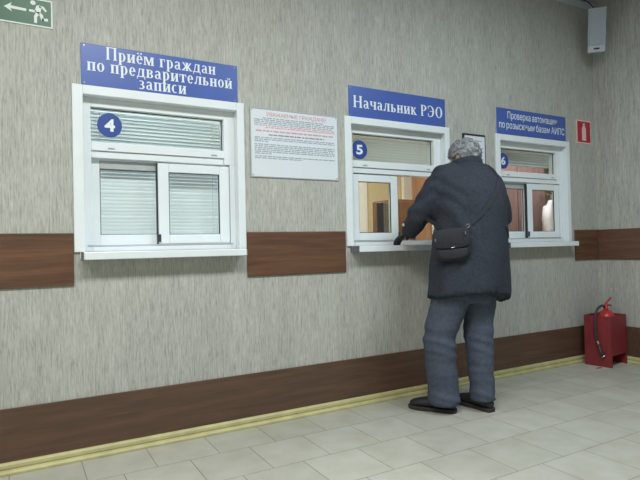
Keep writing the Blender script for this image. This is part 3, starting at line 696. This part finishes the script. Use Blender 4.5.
# coat with sleeves and collar
ct = MB()
ct.ellipses(sec((2.655, -.535, .782, .305, .235, -.13), (2.657, -.535, .83, .303, .236, -.1), (2.665, -.535, .95, .292, .23), (2.68, -.535, 1.1, .278, .225), (2.695, -.53, 1.25, .272, .222), (2.71, -.525, 1.38, .272, .22), (2.725, -.51, 1.49, .264, .212), (2.742, -.485, 1.575, .236, .192), (2.765, -.45, 1.64, .18, .155), (2.782, -.425, 1.68, .13, .12), (2.79, -.41, 1.70, .108, .10)), 40)
ct.tube([lo(p) for p in ((2.62, -.47, 1.585), SHL, (2.475, -.395, 1.45), (2.422, -.345, 1.355), ELL, (2.420, -.285, 1.285), (2.428, -.225, 1.24), (2.435, -.185, 1.215))], [.11, .110, .098, .092, .088, .078, .066, .058], 22)
ct.tube([lo(p) for p in ((2.88, -.45, 1.565), SHR, (3.05, -.42, 1.44), ELR, (3.07, -.32, 1.27), (3.0, -.23, 1.25))], [.11, .11, .1, .094, .08, .064], 22)
def fold_ct(p, n):
    w = p+O
    k = noise.noise(Vector((w.x*4, w.y*4, w.z*3)))*.012+noise.noise(Vector((w.x*9, w.y*9, w.z*7+3)))*.006
    k += noise.noise(Vector(((w.x+w.y)*5, w.z*5+w.x*9, 2.2)))*.008
    if w.z < 1.15: k += .010*math.sin(math.atan2(n.y, n.x)*7+1.5*w.z)*min(1, (1.15-w.z)/.3)
    # drag folds over the bent left arm
    if w.x < 2.53 and w.z > 1.18: k += .0045*math.sin(w.z*48+w.x*34+5*noise.noise(w*6))
    return k
coat = remeshed(ct, 'coat', M['coat'], man, .0125, 8, fold_ct)
for v in coat.data.vertices:                     # the hem hangs lower on the right
    w = v.co+O
    if w.z < 1.0: v.co.z -= .055*max(0, min(1, (w.x-2.62)/.3))*min(1, (1.0-w.z)/.2)
cl = MB(); rr = []
for z, k, dy in ((0, 1.12, 0), (.03, 1.08, 0), (.05, 1.02, .005), (.052, .92, .006), (.03, .9, .005), (0, .95, 0)):
    rr.append([Vector((2.787-O.x+.108*k*math.cos(2*PI*j/32), -.41-O.y+dy+.102*k*math.sin(2*PI*j/32), 1.670+z-.02*math.sin(2*PI*j/32))) for j in range(32)])
cl.loft(rr, cap=False); cl.build('collar', M['coat'], coat, smooth=True, subd=1)
MB().ball(lo((2.352, -.235, 1.268)), .011, 12, 8).build('cuff_button', M['button'], coat, smooth=True)['label'] = 'pale shiny cuff button'
# hair: a full grey mop of short curls
cap = MB(); 
cap.ball(hp(0, -.022, .022), (.102, .118, .112), 30, 20, HM)
def curl_disp(p, n):
    q = HM.transposed() @ (p+O-HC)
    k = noise.noise(p*28)*.016+noise.noise(p*60)*.009
    if q.y > .045 and q.z < .055: k -= .06               # leave the face free
    if abs(q.x) > .05 and -.04 < q.y < .03 and q.z < .015: k -= .028   # and the ears
    return k
hair = remeshed(cap, 'hair', M['hair'], man, .007, 1, curl_disp)
cu = MB()
for k in range(420):
    v = Vector((random.gauss(0, 1), random.gauss(0, 1), random.gauss(0, 1))).normalized()
    if v.z < -.55 or (v.y > .55 and v.z < .35) or (abs(v.x) > .75 and -.35 < v.y < .35 and v.z < .1): continue
    base = hp(v.x*.096, -.022+v.y*.112, .022+v.z*.108); nn = (HM @ v).normalized()
    tt = nn.cross(Vector((random.gauss(0, 1), random.gauss(0, 1), random.gauss(0, 1)))).normalized(); bb = nn.cross(tt)
    r = random.uniform(.006, .013); ph = random.uniform(0, 6)
    cu.tube([base+nn*(.002+.0022*i)+(tt*math.cos(ph+i*.8)+bb*math.sin(ph+i*.8))*r for i in range(7)], [.0028, .003, .003, .0028, .0026, .002, .0012], 5)
cm = cu.mesh('curls'); bm = bmesh.new(); bm.from_mesh(hair.data); bm.from_mesh(cm); bm.to_mesh(hair.data); bm.free(); bpy.data.meshes.remove(cm)
for p in hair.data.polygons: p.use_smooth = True

# ------------------------------------------------------------------ shoulder bag at his left hip
bn = Vector((-.70, -.714, 0)).normalized(); br_ = Vector((.714, -.70, 0)).normalized()
BC = Vector((2.428, -.646, 1.022))
bag = thing('shoulder_bag', 'black fabric shoulder bag hanging against the left side of the coat', 'bag', BC)
BMX = Matrix((br_, -bn, Vector((0, 0, 1)))).transposed().to_4x4()
BMX = Matrix.Rotation(math.radians(5), 4, bn) @ BMX
def bp(x, y, z): return BMX @ Vector((x, y, z))
mb = MB()
prof = [(-.112, .035), (-.085, .002), (.06, -.006), (.102, .03), (.118, .17), (.10, .20), (-.10, .20), (-.118, .17)]
mb.v = []; n = len(prof)
rings = [[bp(x*k, y, .095+(z-.095)*k) for x, z in prof] for y, k in ((-.045, .9), (-.03, 1), (.03, 1), (.045, .94))]
mb.loft(rings); pouch = mb.build('pouch', M['bag'], bag, bevel=.012, seg=3, smooth=True)
mb = MB(); rings = [[bp(x, y, z) for x, z in ((-.108, .095), (-.06, .08), (.06, .078), (.108, .092), (.116, .175), (.1, .203), (-.1, .203), (-.116, .175))] for y in (-.058, -.043)]
mb.loft(rings); mb.build('flap', M['bag'], bag, bevel=.006, smooth=True)
mb = MB(); rings = [[bp(x, y, z) for x, z in ((-.085, .03), (-.06, .014), (.05, .012), (.085, .03), (.09, .074), (-.09, .074))] for y in (-.06, -.04)]
mb.loft(rings); mb.build('front_pocket', M['bag'], bag, bevel=.006, smooth=True)
MB().tube([bp(-.008, -.063, .082), bp(.014, -.063, .086)], .003, 8).build('zip_pull', M['chrome'], bag)
for s in (-1, 1):
    MB().tube([bp(s*.106+.010*math.cos(a), -.02, .21+.012*math.sin(a)) for a in [2*PI*k/14 for k in range(15)]], .0022, 8).build('ring', M['chrome'], bag, smooth=True)
for s, z in ((.088, .165), (-.1, .14)):
    MB().box(-.004, .004, -.004, .004, -.010, .010, Matrix.Translation(bp(s, -.062, z)) @ BMX).build('buckle', M['chrome'], bag, bevel=.001)
# (the coat's slanted pocket welt sits on the same surface)
# strap: laid on the coat, diagonally over the back to the right shoulder and back round the front
bvh = BVHTree.FromPolygons([v.co+O for v in coat.data.vertices], [tuple(p.vertices) for p in coat.data.polygons])
def strap(keys, name, hw=.014, m=None, parent=None, base=None):
    pts = []; base = base or BC; parent = parent or bag; m = m or M['strap']
    for q in bez(keys, 10):
        hit, nrm, _, _ = bvh.find_nearest(q)
        pts.append((hit+nrm*.005, nrm))
    rings = []
    for i, (p, nr) in enumerate(pts):
        t = (pts[min(i+1, len(pts)-1)][0]-pts[max(i-1, 0)][0]).normalized(); sd = t.cross(nr).normalized()
        rings.append([p-base+sd*hw-nr*.004, p-base+sd*hw+nr*.002, p-base-sd*hw+nr*.002, p-base-sd*hw-nr*.004])
    MB().loft(rings).build(name, m, parent, smooth=False)
a0 = BC+bp(.106, 0, .205); a1 = BC+bp(-.106, 0, .205)
strap([a0, (2.60, -.74, 1.33), (2.70, -.71, 1.43), (2.80, -.66, 1.54), (2.86, -.56, 1.64), (2.87, -.45, 1.67)], 'strap')
strap([a1, (2.40, -.45, 1.27), (2.5, -.32, 1.36), (2.66, -.28, 1.47), (2.8, -.3, 1.56), (2.87, -.45, 1.67)], 'strap')
strap([(2.84, -.74, 1.25), (2.875, -.72, 1.215), (2.91, -.69, 1.17)], 'pocket_welt', .016, M['coat'], coat, O)
